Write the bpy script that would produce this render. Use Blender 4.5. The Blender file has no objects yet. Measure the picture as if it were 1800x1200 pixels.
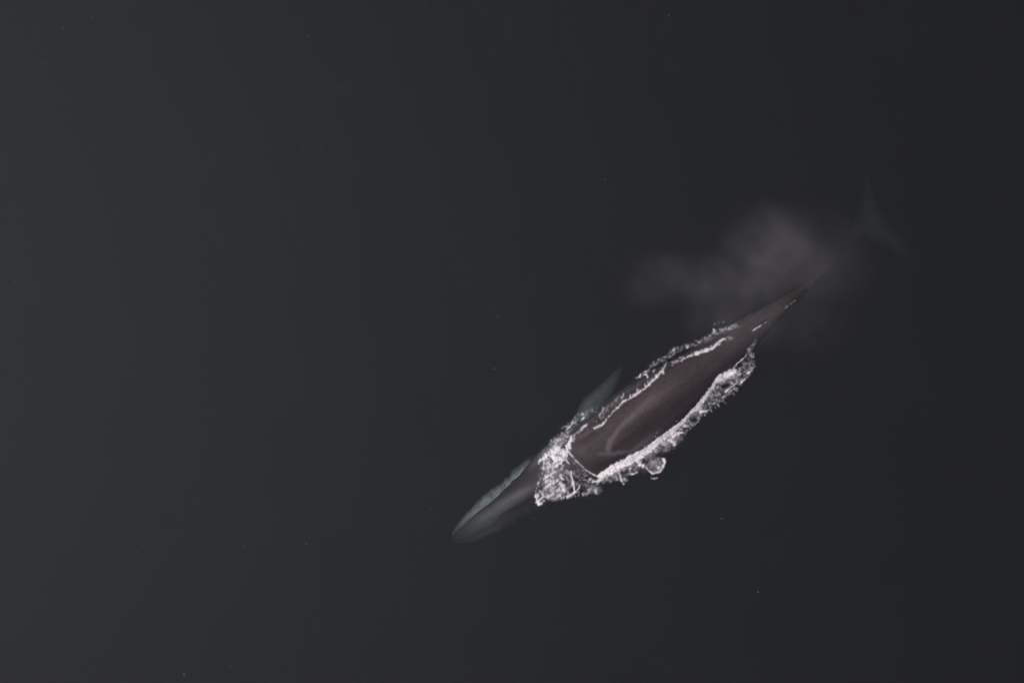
import bpy, math
import numpy as np
from mathutils import Vector

# ------------------------------------------------------------------ set-up
scene = bpy.context.scene
COL = scene.collection
S = 0.02            # metres per photograph pixel at the water level
H = 45.0            # height of the drone above the water

cam_d = bpy.data.cameras.new("camera")
cam_d.sensor_width = 36.0
cam_d.lens = 45.0
cam_d.clip_start = 0.5
cam_d.clip_end = 5000.0
cam = bpy.data.objects.new("camera", cam_d)
cam.location = (0.0, 0.0, H)
cam.rotation_euler = (0.0, 0.0, 0.0)
COL.objects.link(cam)
scene.camera = cam

SUN_EL = math.radians(60.0)
SUN_AZ = math.radians(179.0)      # mathematical angle of the sun's bearing (x axis = 0, counter-clockwise)
world = bpy.data.worlds.new("World")
scene.world = world
world.use_nodes = True
wn = world.node_tree.nodes
wn.clear()
sky = wn.new("ShaderNodeTexSky")
sky.sky_type = "NISHITA"
sky.sun_disc = False
sky.sun_elevation = SUN_EL
sky.sun_rotation = math.radians(90.0) - SUN_AZ
sky.air_density = 1.0
sky.dust_density = 2.5
sky.ozone_density = 1.0
bg = wn.new("ShaderNodeBackground")
bg.inputs["Strength"].default_value = 0.07
wo = wn.new("ShaderNodeOutputWorld")
world.node_tree.links.new(sky.outputs[0], bg.inputs[0])
world.node_tree.links.new(bg.outputs[0], wo.inputs[0])

sun_d = bpy.data.lights.new("sun", "SUN")
sun_d.energy = 3.1
sun_d.angle = math.radians(0.55)
sun_d.color = (1.0, 0.955, 0.945)
sun = bpy.data.objects.new("sun", sun_d)
sdir = Vector((math.cos(SUN_EL) * math.cos(SUN_AZ), math.cos(SUN_EL) * math.sin(SUN_AZ), math.sin(SUN_EL)))
sun.rotation_euler = (-sdir).to_track_quat("-Z", "Y").to_euler()
sun.location = sdir * 60
COL.objects.link(sun)

vs = scene.view_settings
vs.view_transform = "Standard"
vs.look = "None"
vs.exposure = 0.0
vs.gamma = 1.0
vs.use_curve_mapping = False

cy = scene.cycles
cy.max_bounces = 6
cy.diffuse_bounces = 2
cy.glossy_bounces = 2
cy.volume_bounces = 1
cy.transparent_max_bounces = 24
cy.use_denoising = True
cy.volume_step_rate = 0.5

# ------------------------------------------------------------------ helpers
AX = np.array([0.80, -0.60])      # along the whale, head -> tail (photo pixels, y down)
NX = np.array([0.60, 0.80])       # across the whale, towards the lower right of the photo
TIP = np.array([797.0, 948.0])


def st2px(s, t):
    return TIP[0] + s * AX[0] + t * NX[0], TIP[1] + s * AX[1] + t * NX[1]


def px2st(x, y):
    dx, dy = x - TIP[0], y - TIP[1]
    return dx * AX[0] + dy * AX[1], dx * NX[0] + dy * NX[1]


def px2w(x, y):
    return (x - 900.0) * S, (600.0 - y) * S


def deeper(x, y, z):
    """Place a measured outline at its own depth (the lens sees deeper things smaller)."""
    k = (H - z) / H
    return x * k, y * k


def _hash(ix, iy, seed):
    h = (ix.astype(np.int64) * 374761393 + iy.astype(np.int64) * 668265263 + seed * 974634777) & 0x7FFFFFFF
    h = ((h ^ (h >> 13)) * 1274126177) & 0x7FFFFFFF
    h = ((h ^ (h >> 16)) * 2246822519) & 0x7FFFFFFF
    return (h & 0xFFFFFF) / float(0x1000000)


def perlin(x, y, seed=0):
    ix, iy = np.floor(x), np.floor(y)
    fx, fy = x - ix, y - iy
    ux, uy = fx * fx * fx * (fx * (fx * 6 - 15) + 10), fy * fy * fy * (fy * (fy * 6 - 15) + 10)

    def g(a, b):
        an = _hash(ix + a, iy + b, seed) * 2 * np.pi
        return np.cos(an) * (fx - a) + np.sin(an) * (fy - b)
    n00, n10, n01, n11 = g(0, 0), g(1, 0), g(0, 1), g(1, 1)
    return ((n00 * (1 - ux) + n10 * ux) * (1 - uy) + (n01 * (1 - ux) + n11 * ux) * uy) * 1.5


def fbm(x, y, seed=0, octaves=4, gain=0.5):
    a, f, v, tot = 1.0, 1.0, 0.0, 0.0
    for k in range(octaves):
        v = v + a * perlin(x * f + 17.3 * k, y * f - 9.1 * k, seed + k * 31)
        tot += a
        a *= gain
        f *= 2.03
    return v / tot


def sstep(a, b, x):
    u = np.clip((x - a) / (b - a), 0, 1)
    return u * u * (3 - 2 * u)


def tab(pairs):
    xs, ys = [p[0] for p in pairs], [p[1] for p in pairs]
    xs, ys = np.array(xs, float), np.array(ys, float)
    m = np.gradient(ys, xs)

    def f(x):                                    # cubic Hermite: no kinks along the body
        x = np.clip(np.asarray(x, float), xs[0], xs[-1])
        i = np.clip(np.searchsorted(xs, x) - 1, 0, len(xs) - 2)
        h = xs[i + 1] - xs[i]
        u = (x - xs[i]) / h
        return ((2 * u**3 - 3 * u**2 + 1) * ys[i] + (u**3 - 2 * u**2 + u) * h * m[i]
                + (-2 * u**3 + 3 * u**2) * ys[i + 1] + (u**3 - u**2) * h * m[i + 1])
    return f


def mesh_object(name, verts, faces, mat, parent=None, colors=None, attr="tint", smooth=True):
    me = bpy.data.meshes.new(name)
    verts = np.asarray(verts, dtype=np.float32)
    me.vertices.add(len(verts))
    me.vertices.foreach_set("co", verts.ravel())
    faces = [np.asarray(f, dtype=np.int32) for f in (faces if isinstance(faces, list) else [faces])]
    n_loops = sum(f.size for f in faces)
    n_poly = sum(len(f) for f in faces)
    me.loops.add(n_loops)
    me.polygons.add(n_poly)
    me.loops.foreach_set("vertex_index", np.concatenate([f.ravel() for f in faces]))
    tot = np.concatenate([np.full(len(f), f.shape[1], np.int32) for f in faces])
    me.polygons.foreach_set("loop_start", np.concatenate([[0], np.cumsum(tot)[:-1]]).astype(np.int32))
    me.polygons.foreach_set("use_smooth", np.full(n_poly, smooth))
    me.update(calc_edges=True)
    if colors is not None:
        colors = np.asarray(colors, dtype=np.float32)
        if colors.ndim == 1:
            a = me.attributes.new(attr, "FLOAT", "POINT")
            a.data.foreach_set("value", colors)
        else:
            a = me.attributes.new(attr, "FLOAT_COLOR", "POINT")
            a.data.foreach_set("color", np.concatenate([colors, np.ones((len(colors), 1), np.float32)], 1).ravel())
    me.materials.append(mat)
    me.validate()
    o = bpy.data.objects.new(name, me)
    COL.objects.link(o)
    if parent is not None:
        o.parent = parent
        o.matrix_parent_inverse = parent.matrix_world.inverted()
    return o


def grid_faces(n, m):
    i = np.arange(n - 1)[:, None] * m + np.arange(m - 1)[None, :]
    return np.stack([i, i + 1, i + m + 1, i + m], -1).reshape(-1, 4)


def new_mat(name):
    m = bpy.data.materials.new(name)
    m.use_nodes = True
    m.node_tree.nodes.clear()
    nt = m.node_tree
    out = nt.nodes.new("ShaderNodeOutputMaterial")
    return m, nt, out


def math_node(nt, op, a, b=None, clamp=False):
    n = nt.nodes.new("ShaderNodeMath")
    n.operation = op
    n.use_clamp = clamp
    for k, v in enumerate((a, b)):
        if v is None:
            continue
        if isinstance(v, (int, float)):
            n.inputs[k].default_value = v
        else:
            nt.links.new(v, n.inputs[k])
    return n.outputs[0]


# ------------------------------------------------------------------ materials
def water_material():
    m, nt, out = new_mat("sea_water")
    L = nt.links.new
    geo = nt.nodes.new("ShaderNodeNewGeometry")
    # ripples
    tc = nt.nodes.new("ShaderNodeTexCoord")
    n1 = nt.nodes.new("ShaderNodeTexNoise")
    n1.inputs["Scale"].default_value = 1.6
    n1.inputs["Detail"].default_value = 6.0
    n1.inputs["Roughness"].default_value = 0.62
    L(tc.outputs["Object"], n1.inputs["Vector"])
    bump = nt.nodes.new("ShaderNodeBump")
    bump.inputs["Strength"].default_value = 0.45
    bump.inputs["Distance"].default_value = 0.06
    L(n1.outputs[0], bump.inputs["Height"])
    dot = nt.nodes.new("ShaderNodeVectorMath")
    dot.operation = "DOT_PRODUCT"
    L(geo.outputs["Normal"], dot.inputs[0])
    L(geo.outputs["Incoming"], dot.inputs[1])
    c = math_node(nt, "ABSOLUTE", dot.outputs["Value"])
    f5 = math_node(nt, "POWER", math_node(nt, "SUBTRACT", 1.0, c, True), 5.0)
    fac = math_node(nt, "ADD", math_node(nt, "MULTIPLY", f5, 0.98), 0.02, True)
    gl = nt.nodes.new("ShaderNodeBsdfAnisotropic")
    gl.distribution = "GGX"
    gl.inputs["Roughness"].default_value = 0.66
    gl.inputs["Color"].default_value = (0.82, 0.89, 1.0, 1)
    L(bump.outputs[0], gl.inputs["Normal"])
    tr = nt.nodes.new("ShaderNodeBsdfTransparent")
    mix = nt.nodes.new("ShaderNodeMixShader")
    L(fac, mix.inputs[0])
    L(tr.outputs[0], mix.inputs[1])
    L(gl.outputs[0], mix.inputs[2])
    L(mix.outputs[0], out.inputs["Surface"])
    # body of the water
    sc = nt.nodes.new("ShaderNodeVolumeScatter")
    sc.inputs["Color"].default_value = (0.92, 0.75, 0.84, 1)
    sc.inputs["Density"].default_value = 0.033
    sc.inputs["Anisotropy"].default_value = 0.0
    ab = nt.nodes.new("ShaderNodeVolumeAbsorption")
    ab.inputs["Color"].default_value = (0.19, 0.33, 0.33, 1)
    ab.inputs["Density"].default_value = 0.88
    ad = nt.nodes.new("ShaderNodeAddShader")
    L(sc.outputs[0], ad.inputs[0])
    L(ab.outputs[0], ad.inputs[1])
    L(ad.outputs[0], out.inputs["Volume"])
    m.cycles.homogeneous_volume = True
    return m


def skin_material():
    m, nt, out = new_mat("whale_skin")
    L = nt.links.new
    at = nt.nodes.new("ShaderNodeAttribute")
    at.attribute_name = "tint"
    tc = nt.nodes.new("ShaderNodeTexCoord")
    n1 = nt.nodes.new("ShaderNodeTexNoise")
    n1.inputs["Scale"].default_value = 9.0
    n1.inputs["Detail"].default_value = 5.0
    L(tc.outputs["Object"], n1.inputs["Vector"])
    mr = nt.nodes.new("ShaderNodeMapRange")
    mr.inputs["From Min"].default_value = 0.3
    mr.inputs["From Max"].default_value = 0.7
    mr.inputs["To Min"].default_value = 0.88
    mr.inputs["To Max"].default_value = 1.12
    L(n1.outputs[0], mr.inputs["Value"])
    mul = nt.nodes.new("ShaderNodeVectorMath")
    mul.operation = "SCALE"
    L(at.outputs["Color"], mul.inputs[0])
    L(mr.outputs[0], mul.inputs["Scale"])
    b = nt.nodes.new("ShaderNodeBsdfPrincipled")
    L(mul.outputs[0], b.inputs["Base Color"])
    b.inputs["Roughness"].default_value = 0.60
    b.inputs["Specular IOR Level"].default_value = 0.28
    b.inputs["IOR"].default_value = 1.33
    bump = nt.nodes.new("ShaderNodeBump")
    bump.inputs["Strength"].default_value = 0.12
    bump.inputs["Distance"].default_value = 0.02
    L(n1.outputs[0], bump.inputs["Height"])
    L(bump.outputs[0], b.inputs["Normal"])
    L(b.outputs[0], out.inputs["Surface"])
    return m


def foam_material():
    m, nt, out = new_mat("sea_foam")
    L = nt.links.new
    at = nt.nodes.new("ShaderNodeAttribute")
    at.attribute_name = "coverage"
    d = nt.nodes.new("ShaderNodeBsdfDiffuse")
    d.inputs["Color"].default_value = (0.82, 0.755, 0.77, 1)
    geo = nt.nodes.new("ShaderNodeNewGeometry")     # a porous heap of bubbles shades less by its tilt than a solid would
    sc = nt.nodes.new("ShaderNodeVectorMath")
    sc.operation = "SCALE"
    sc.inputs["Scale"].default_value = 0.45
    L(geo.outputs["Normal"], sc.inputs[0])
    up = nt.nodes.new("ShaderNodeVectorMath")
    up.operation = "ADD"
    up.inputs[1].default_value = (0, 0, 0.55)
    L(sc.outputs[0], up.inputs[0])
    nz = nt.nodes.new("ShaderNodeVectorMath")
    nz.operation = "NORMALIZE"
    L(up.outputs[0], nz.inputs[0])
    L(nz.outputs[0], d.inputs["Normal"])
    t = nt.nodes.new("ShaderNodeBsdfTransparent")
    mix = nt.nodes.new("ShaderNodeMixShader")
    L(at.outputs["Fac"], mix.inputs[0])
    L(t.outputs[0], mix.inputs[1])
    L(d.outputs[0], mix.inputs[2])
    L(mix.outputs[0], out.inputs["Surface"])
    return m


def droplet_material(name="foam_droplets", k=1.0):
    m, nt, out = new_mat(name)
    d = nt.nodes.new("ShaderNodeBsdfDiffuse")
    d.inputs["Color"].default_value = (0.72 * k, 0.68 * k, 0.70 * k, 1)
    nt.links.new(d.outputs[0], out.inputs["Surface"])
    return m


M_WATER, M_SKIN, M_FOAM, M_DROP, M_FLECK = water_material(), skin_material(), foam_material(), droplet_material(), droplet_material("thin_foam", 0.75)

# ------------------------------------------------------------------ the whale's measures (s along, t across, in photo pixels; z in metres)
f_tc = tab([(0, 0), (16, 2), (60, 4), (100, 5), (160, 8), (200, 11), (256, 20), (300, 26), (350, 29), (400, 30), (450, 29),
            (540, 24), (600, 22), (650, 20), (700, 19), (740, 18), (790, 14), (857, 11), (905, 9)])
f_hw = tab([(0, 4), (6, 8), (16, 12), (33, 15), (60, 19), (100, 23), (136, 28), (162, 33), (194, 41), (222, 48), (256, 54), (300, 58),
            (350, 62), (400, 63), (450, 58), (500, 50), (540, 43), (600, 36), (650, 27), (700, 17), (740, 10), (790, 7), (857, 6), (905, 5)])
f_top = tab([(0, -1.45), (12, -1.12), (30, -0.84), (60, -0.58), (100, -0.40), (140, -0.29), (180, -0.18), (220, -0.10), (250, -0.02), (275, 0.12),
             (300, 0.26), (350, 0.44), (400, 0.52), (450, 0.53), (500, 0.44), (540, 0.34), (600, 0.25), (650, 0.18), (700, 0.10),
             (735, 0.0), (760, -0.2), (790, -0.55), (825, -1.1), (857, -1.5), (905, -1.75)])
f_bot = tab([(0, -1.6), (60, -1.25), (100, -1.45), (160, -1.8), (256, -2.2), (350, -2.5), (450, -2.4), (540, -2.0), (600, -1.65),
             (650, -1.3), (700, -1.0), (740, -0.9), (790, -1.15), (857, -1.85), (905, -1.95)])
PEXP = 2.3


def body_top(s, t):
    """Height of the whale's back over the point (s, t); far below where there is no whale."""
    hw, tc = f_hw(s), f_tc(s)
    zt, zb = f_top(s), f_bot(s)
    zc, hh = 0.5 * (zt + zb), 0.5 * (zt - zb)
    u = np.abs(t - tc) / hw
    z = zc + hh * np.clip(1 - np.clip(u, 0, 1) ** PEXP, 0, 1) ** (1 / PEXP)
    ok = (u < 1) & (s > 0) & (s < 905)
    return np.where(ok, z, -5.0)


# waterline of the bared back (photo pixels)
WATERLINE = np.array([
    (1001, 793), (1001.7, 780), (1008, 767), (1023, 757), (1035, 752), (1050, 749), (1063, 740), (1068, 733), (1080, 720), (1092, 709),
    (1103, 702), (1120, 691), (1138, 676), (1160, 658), (1172, 643), (1193, 633), (1209, 625), (1227, 620), (1254, 611), (1268, 599),
    (1280, 593), (1297, 580), (1330, 558), (1365, 535), (1400, 513), (1420, 500), (1424, 503), (1400, 526), (1370, 548), (1340, 580), (1316, 620),
    (1304, 633), (1291, 646), (1272, 653), (1260, 664), (1247, 683), (1231, 702), (1214, 723), (1195, 742), (1162, 765), (1129, 791),
    (1118, 796), (1097, 808), (1075, 820), (1063, 831), (1050, 838), (1023, 820), (1008, 803)], float)


def seg_dist(x, y, a, b):
    ax, ay = a
    bx, by = b
    dx, dy = bx - ax, by - ay
    u = np.clip(((x - ax) * dx + (y - ay) * dy) / max(dx * dx + dy * dy, 1e-9), 0, 1)
    return np.hypot(x - ax - u * dx, y - ay - u * dy), u


def signed_dist(x, y, poly):
    """Positive inside the polygon (pixels)."""
    d = np.full(x.shape, 1e9)
    inside = np.zeros(x.shape, bool)
    n = len(poly)
    for i in range(n):
        a, b = poly[i], poly[(i + 1) % n]
        dd, _ = seg_dist(x, y, a, b)
        d = np.minimum(d, dd)
        if a[1] != b[1]:
            c = ((a[1] > y) != (b[1] > y)) & (x < (b[0] - a[0]) * (y - a[1]) / (b[1] - a[1]) + a[0])
            inside ^= c
    return np.where(inside, d, -d)


def swell(wx, wy):
    return (0.030 * np.sin(0.9 * wx + 0.5 * wy) + 0.020 * np.sin(-0.6 * wx + 1.5 * wy + 1.3) + 0.012 * np.sin(2.3 * wx + 1.1 * wy + 0.4)
            + 0.008 * np.sin(-2.0 * wx + 3.1 * wy))


def water_height(x, y):
    """Water level at photo pixel (x, y): the water climbs to the bared back along its waterline."""
    wx, wy = px2w(x, y)
    z = swell(wx, wy) * 0.12
    s, t = px2st(x, y)
    near = (s > 200) & (s < 830) & (t > -70) & (t < 120)
    if near.any():
        xn, yn = x[near], y[near]
        sd = signed_dist(xn, yn, WATERLINE) * S
        zb = np.clip(body_top(s[near], t[near]), -0.35, 0.6)
        line = zb - np.where(sd > 0, 0.6, 0.15) * sd
        w = np.exp(-(sd / 0.22) ** 2) * (zb > -0.34)
        zn = z[near] * np.clip(np.abs(sd) / 0.5, 0, 1)
        z = z.copy()
        z[near] = zn * (1 - w) + np.clip(line, -0.4, 0.6) * w
    return z


# ------------------------------------------------------------------ water
def build_water():
    far = np.array([60000., 20000, 6000, 2500, 1500])
    ss = np.concatenate([-far, np.arange(-1060, -60, 14), np.arange(-60, 220, 5), np.arange(220, 800, 2), np.arange(800, 980, 5),
                         np.arange(980, 1500, 14), far[::-1] + 20])
    ts = np.concatenate([-far, np.arange(-1100, -150, 14), np.arange(-150, -75, 4), np.arange(-75, 125, 2), np.arange(125, 200, 4),
                         np.arange(200, 900, 14), far[::-1] + 20])
    Sg, Tg = np.meshgrid(ss, ts, indexing="ij")
    x, y = st2px(Sg, Tg)
    wx, wy = px2w(x, y)
    z = water_height(x.ravel(), y.ravel()).reshape(x.shape)
    fade = np.exp(-(np.hypot(wx, wy) / 60.0) ** 4)
    z = z * fade
    n, m = x.shape
    top = np.stack([wx, wy, z], -1).reshape(-1, 3)
    f = grid_faces(n, m)
    # sides and bottom close the body of water
    idx = np.arange(n * m).reshape(n, m)
    ring = np.concatenate([idx[:-1, 0], idx[-1, :-1], idx[1:, -1][::-1], idx[0, 1:][::-1]])
    low = top[ring].copy()
    low[:, 2] = -40.0
    base = n * m
    k = len(ring)
    j = np.arange(k)
    side = np.stack([ring[j], base + j, base + (j + 1) % k, ring[(j + 1) % k]], -1)
    bottom = (base + np.arange(k))[None, :]
    a, b, c = top[f[0, 0]], top[f[0, 1]], top[f[0, 2]]
    if np.cross(b - a, c - a)[2] < 0:
        f = f[:, ::-1]
    else:
        side, bottom = side[:, ::-1], bottom[:, ::-1]
    o = mesh_object("water", np.concatenate([top, low]), [f, side, bottom], M_WATER)
    import bmesh
    bm = bmesh.new()
    bm.from_mesh(o.data)
    bmesh.ops.recalc_face_normals(bm, faces=bm.faces)
    bm.to_mesh(o.data)
    bm.free()
    o["kind"] = "structure"
    o["label"] = "smooth near black sea water seen from straight above"
    o["category"] = "water"
    return o


build_water()

# ------------------------------------------------------------------ whale
whale = bpy.data.objects.new("whale", None)
COL.objects.link(whale)
whale.location = (*px2w(*st2px(400, 29)), 0.0)
bpy.context.view_layer.update()
whale["label"] = "long dark whale surfacing, brown back bare between white foam, pale jaw under water"
whale["category"] = "whale"

SKIN = np.array([0.0385, 0.0285, 0.031])
DARK = np.array([0.043, 0.031, 0.033])


def pole(x, y, pts, soft=True):
    """Strongest weight of a chain of (x, y, half-width[, strength]) at every point, 1 on the line falling to 0 at the half-width."""
    out = np.zeros(x.shape)
    for a, b in zip(pts[:-1], pts[1:]):
        d, u = seg_dist(x, y, a[:2], b[:2])
        w = a[2] + (b[2] - a[2]) * u
        k = (a[3] if len(a) > 3 else 1.0) * (1 - u) + (b[3] if len(b) > 3 else 1.0) * u
        v = np.clip(1 - d / np.maximum(w, 1e-3), 0, 1)
        if soft:
            v = v * v * (3 - 2 * v)
        out = np.maximum(out, v * k)
    return out


def skin_tint(s, t):
    x, y = st2px(s, t)
    wob = fbm(s / 26, t / 16, 5, 3)
    xw, yw = x + 3 * wob, y + 3 * fbm(s / 22, t / 16, 11, 3)
    v = 1.0 + 0.26 * fbm(s / 60, t / 12, 3, 4) + 0.20 * fbm(s / 9, t / 5, 8, 3) + 0.06 * fbm(s / 30, t / 3.5, 9, 3)
    # pale chevron behind the head
    pale = 1.6 * pole(xw, yw, [(1050, 797, 6, .35), (1069, 796, 8, .9), (1067, 788, 7, 1), (1072, 775, 7, 1), (1079, 763, 8, .95), (1089, 749, 8, .85),
                               (1100, 737, 11, .75), (1116, 722, 15, .65), (1150, 694, 20, .5), (1190, 665, 24, .2)])
    pale = np.maximum(pale, 1.5 * pole(xw, yw, [(1068, 795, 6, 1), (1077, 796.5, 5, .8), (1086, 794, 5, 1), (1092, 793, 5, .7), (1104, 793, 8, .7),
                                                 (1116, 788, 10, 1), (1128, 780, 11, 1), (1142, 769, 10, .9), (1160, 755, 9, .5)]))
    pale = np.maximum(pale, 0.45 * pole(xw, yw, [(1012, 786, 14, .6), (1024, 792, 15, .9), (1036, 806, 12, .4)]))
    pale = np.maximum(pale, 1.1 * pole(xw, yw, [(1006, 775, 6, .6), (1020, 765, 8, .9), (1033, 758, 8, .8), (1050, 751, 6, .4)]))
    pale = np.maximum(pale, 0.32 * pole(xw, yw, [(1060, 755, 20, .6), (1100, 716, 22, .9), (1145, 680, 28, .9), (1200, 645, 26, .6),
                                                 (1260, 612, 16, .2)]))
    pale = np.maximum(pale, 0.20 * pole(xw, yw, [(1250, 640, 20, .4), (1310, 590, 18, .9), (1370, 548, 14, .5)]))
    dark = 0.30 * pole(xw, yw, [(1080, 787, 6, .9), (1090, 776, 12, 1), (1105, 765, 20, 1), (1140, 742, 28, 1), (1190, 700, 26, .7), (1240, 660, 16, .3)])
    dark = np.maximum(dark, 0.30 * pole(xw, yw, [(1026, 778, 6, .6), (1042, 763, 9, .9), (1060, 752, 7, .4)]))
    dark = np.maximum(dark, 0.25 * pole(xw, yw, [(1040, 815, 10, .4), (1052, 818, 14, .9), (1080, 808, 10, .8), (1110, 798, 6, .3)]))
    # upper jaw and blowhole region: grey band, shade of crease and jaw gap painted dark
    grey = 1.15 * pole(x + 2 * wob, y + 2 * wob, [(815, 940, 12, .25), (838, 922, 19, .5), (862, 904, 20, .75), (890, 885, 17, 1.), (918, 867, 13, 1.),
                                                  (944, 852, 9, .6), (980, 835, 8, .2)])
    gap = 0.55 * pole(xw, yw, [(818, 914, 5, .3), (834, 903, 7, .8), (855, 889, 8, 1), (882, 870, 8, 1), (912, 852, 9, 1), (942, 838, 9, .8), (965, 825, 8, .3)])
    crease = 0.75 * pole(xw, yw, [(875, 909, 5, .2), (888, 901, 5, .9), (912, 889, 6, 1), (937, 875, 6, 1), (960, 863, 5, .6)])
    grey = grey * (1 - np.clip(gap * 1.6, 0, 1))
    dark = np.maximum(dark, gap * 0.5)
    left = 0.30 * pole(x, y, [(845, 935, 14, .3), (890, 912, 14, .9), (930, 893, 12, .6)])
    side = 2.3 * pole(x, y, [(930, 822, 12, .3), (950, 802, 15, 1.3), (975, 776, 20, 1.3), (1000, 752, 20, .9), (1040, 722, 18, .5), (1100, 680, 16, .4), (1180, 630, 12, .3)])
    k = v * (1 + pale - dark - crease)
    c = SKIN[None, :] * k[..., None]
    greyc = np.array([0.062, 0.060, 0.061])
    c = c + greyc * (np.clip(grey - crease, 0, 3) * (1 + 0.25 * wob + 0.45 * fbm(s / 25, t / 5, 71, 4)) + left)[..., None] * 0.9
    tipc = 0.022 * (1 - sstep(60, 150, s)) * (1 + 0.8 * fbm(s / 18, t / 7, 61, 3))
    c = c + tipc[..., None] * np.array([0.95, 1.0, 0.98])
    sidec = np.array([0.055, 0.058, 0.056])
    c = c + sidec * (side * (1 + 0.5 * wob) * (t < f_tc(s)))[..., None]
    c = c * (1 - 0.5 * sstep(650, 770, s))[..., None]  # stock darkened in the colour, imitating its fading under deep water and mist
    return np.clip(c, 0.012, 0.6)


def loft(name, s_list, hw, tc, top, bot, pexp, nring, tint, ridge=None):
    th = np.linspace(0, 2 * np.pi, nring, endpoint=False)
    ct, sn = np.cos(th), np.sin(th)
    rows, cols = [], []
    for s in s_list:
        w, c0, zt, zb = float(hw(s)), float(tc(s)), float(top(s)), float(bot(s))
        zc, hh = 0.5 * (zt + zb), 0.5 * (zt - zb)
        t = c0 + w * np.sign(ct) * np.abs(ct) ** (2 / pexp)
        z = zc + hh * np.sign(sn) * np.abs(sn) ** (2 / pexp)
        if ridge is not None:
            z = z + ridge(s, t - c0, w) * (sn > 0)
        ss = np.full(nring, s)
        x, y = st2px(ss, t)
        wx, wy = px2w(x, y)
        wx, wy = deeper(wx, wy, np.minimum(z, 0) * 1.0)
        rows.append(np.stack([wx, wy, z], -1))
        cols.append(tint(ss, t, z))
    v = np.concatenate(rows)
    c = np.concatenate(cols)
    n = len(s_list)
    i = np.arange(n - 1)[:, None] * nring
    j = np.arange(nring)[None, :]
    f = np.stack([i + j, i + (j + 1) % nring, i + nring + (j + 1) % nring, i + nring + j], -1).reshape(-1, 4)
    caps = [np.arange(nring)[None, ::-1], (np.arange(nring) + (n - 1) * nring)[None, :]]
    import bmesh
    o = mesh_object(name, v, [f, caps[0], caps[1]], M_SKIN, whale, c)
    bm = bmesh.new()
    bm.from_mesh(o.data)
    bmesh.ops.recalc_face_normals(bm, faces=bm.faces)
    bm.to_mesh(o.data)
    bm.free()
    return o


def ridge(s, dt, w):
    a = 0.02 * float(sstep(8, 40, s) * (1 - sstep(150, 200, s)))
    r = a * np.exp(-(dt / 4.5) ** 2)
    b = 0.015 * float(sstep(640, 690, s) * (1 - sstep(800, 850, s)))
    return r + b * np.exp(-(dt / 2.5) ** 2)


s_body = np.concatenate([np.array([0, 0.6, 1.5, 3]), np.arange(5, 40, 2.0), np.arange(40, 905.1, 2.5)])
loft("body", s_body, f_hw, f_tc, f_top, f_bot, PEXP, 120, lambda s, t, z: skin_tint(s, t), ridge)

# lower jaw, wider than the rostrum; its right side is pale
rng = np.random.default_rng(7)
f_jhw0 = tab([(0, 5), (5, 12), (12, 17), (20, 20), (33, 25), (58, 30), (85, 34), (106, 36), (136, 39), (173, 45), (194, 47), (215, 44), (240, 38)])
f_jtc = tab([(0, 0), (20, 2), (60, 4), (100, 5), (136, 8), (173, 9), (194, 11), (240, 16)])
f_jtop = tab([(0, -1.5), (12, -1.18), (30, -0.92), (60, -0.69), (100, -0.52), (140, -0.46), (180, -0.42), (200, -0.42), (240, -0.7)])
f_jbot = tab([(0, -1.65), (60, -1.35), (120, -1.7), (240, -2.1)])


def jaw_hw(s):
    return f_jhw0(s) + 4.6 * fbm(np.array([s / 7.0]), np.array([0.5]), 3, 3)[0] * (1 if s > 8 else 0)


def jaw_tint(s, t, z):
    u = (t - f_jtc(s)) / f_jhw0(s)
    streak = fbm(s / 22, (t + 0.25 * s) / 4.0, 21, 4)
    edge = 0.06 * fbm(s / 13, s * 0 + 0.3, 31, 3)
    inner = np.interp(s, [0, 20, 60, 110, 150, 180, 240], [.66, .58, .48, .42, .36, .40, .6]) + edge
    outer = 1 - sstep(0.86, 1.0, -u + 0.16 * fbm(s / 5, t / 9, 41, 3))
    right = sstep(inner - 0.10, inner + 0.10, -u) * (1 - sstep(187, 195, s))
    lo = np.interp(s, [0, 12, 40, 90, 150, 190], [.09, .17, .22, .27, .30, .28])
    pale = lo * (1 + 0.9 * streak) * (0.5 + 0.5 * outer)
    base = 0.034 + 0.040 * (1 - sstep(30, 120, s)) * (1 + 0.6 * streak)
    c = base[:, None] * np.array([[1.0, 0.93, 0.94]])
    return np.clip(c * (1 - right)[:, None] + right[:, None] * pale[:, None] * np.array([0.99, 1.0, 0.97]), 0.02, 0.7)


loft("lower_jaw", np.concatenate([np.array([0, 0.6, 1.5, 3]), np.arange(5, 240.1, 2.0)]), jaw_hw, f_jtc, f_jtop, f_jbot, 2.1, 96, jaw_tint)


def resample(pts, n):
    p = np.asarray(pts, float)
    d = np.concatenate([[0], np.cumsum(np.hypot(*np.diff(p[:, :2], axis=0).T))])
    q = np.linspace(0, d[-1], n)
    return np.stack([np.interp(q, d, p[:, k]) for k in range(p.shape[1])], -1)


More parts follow.
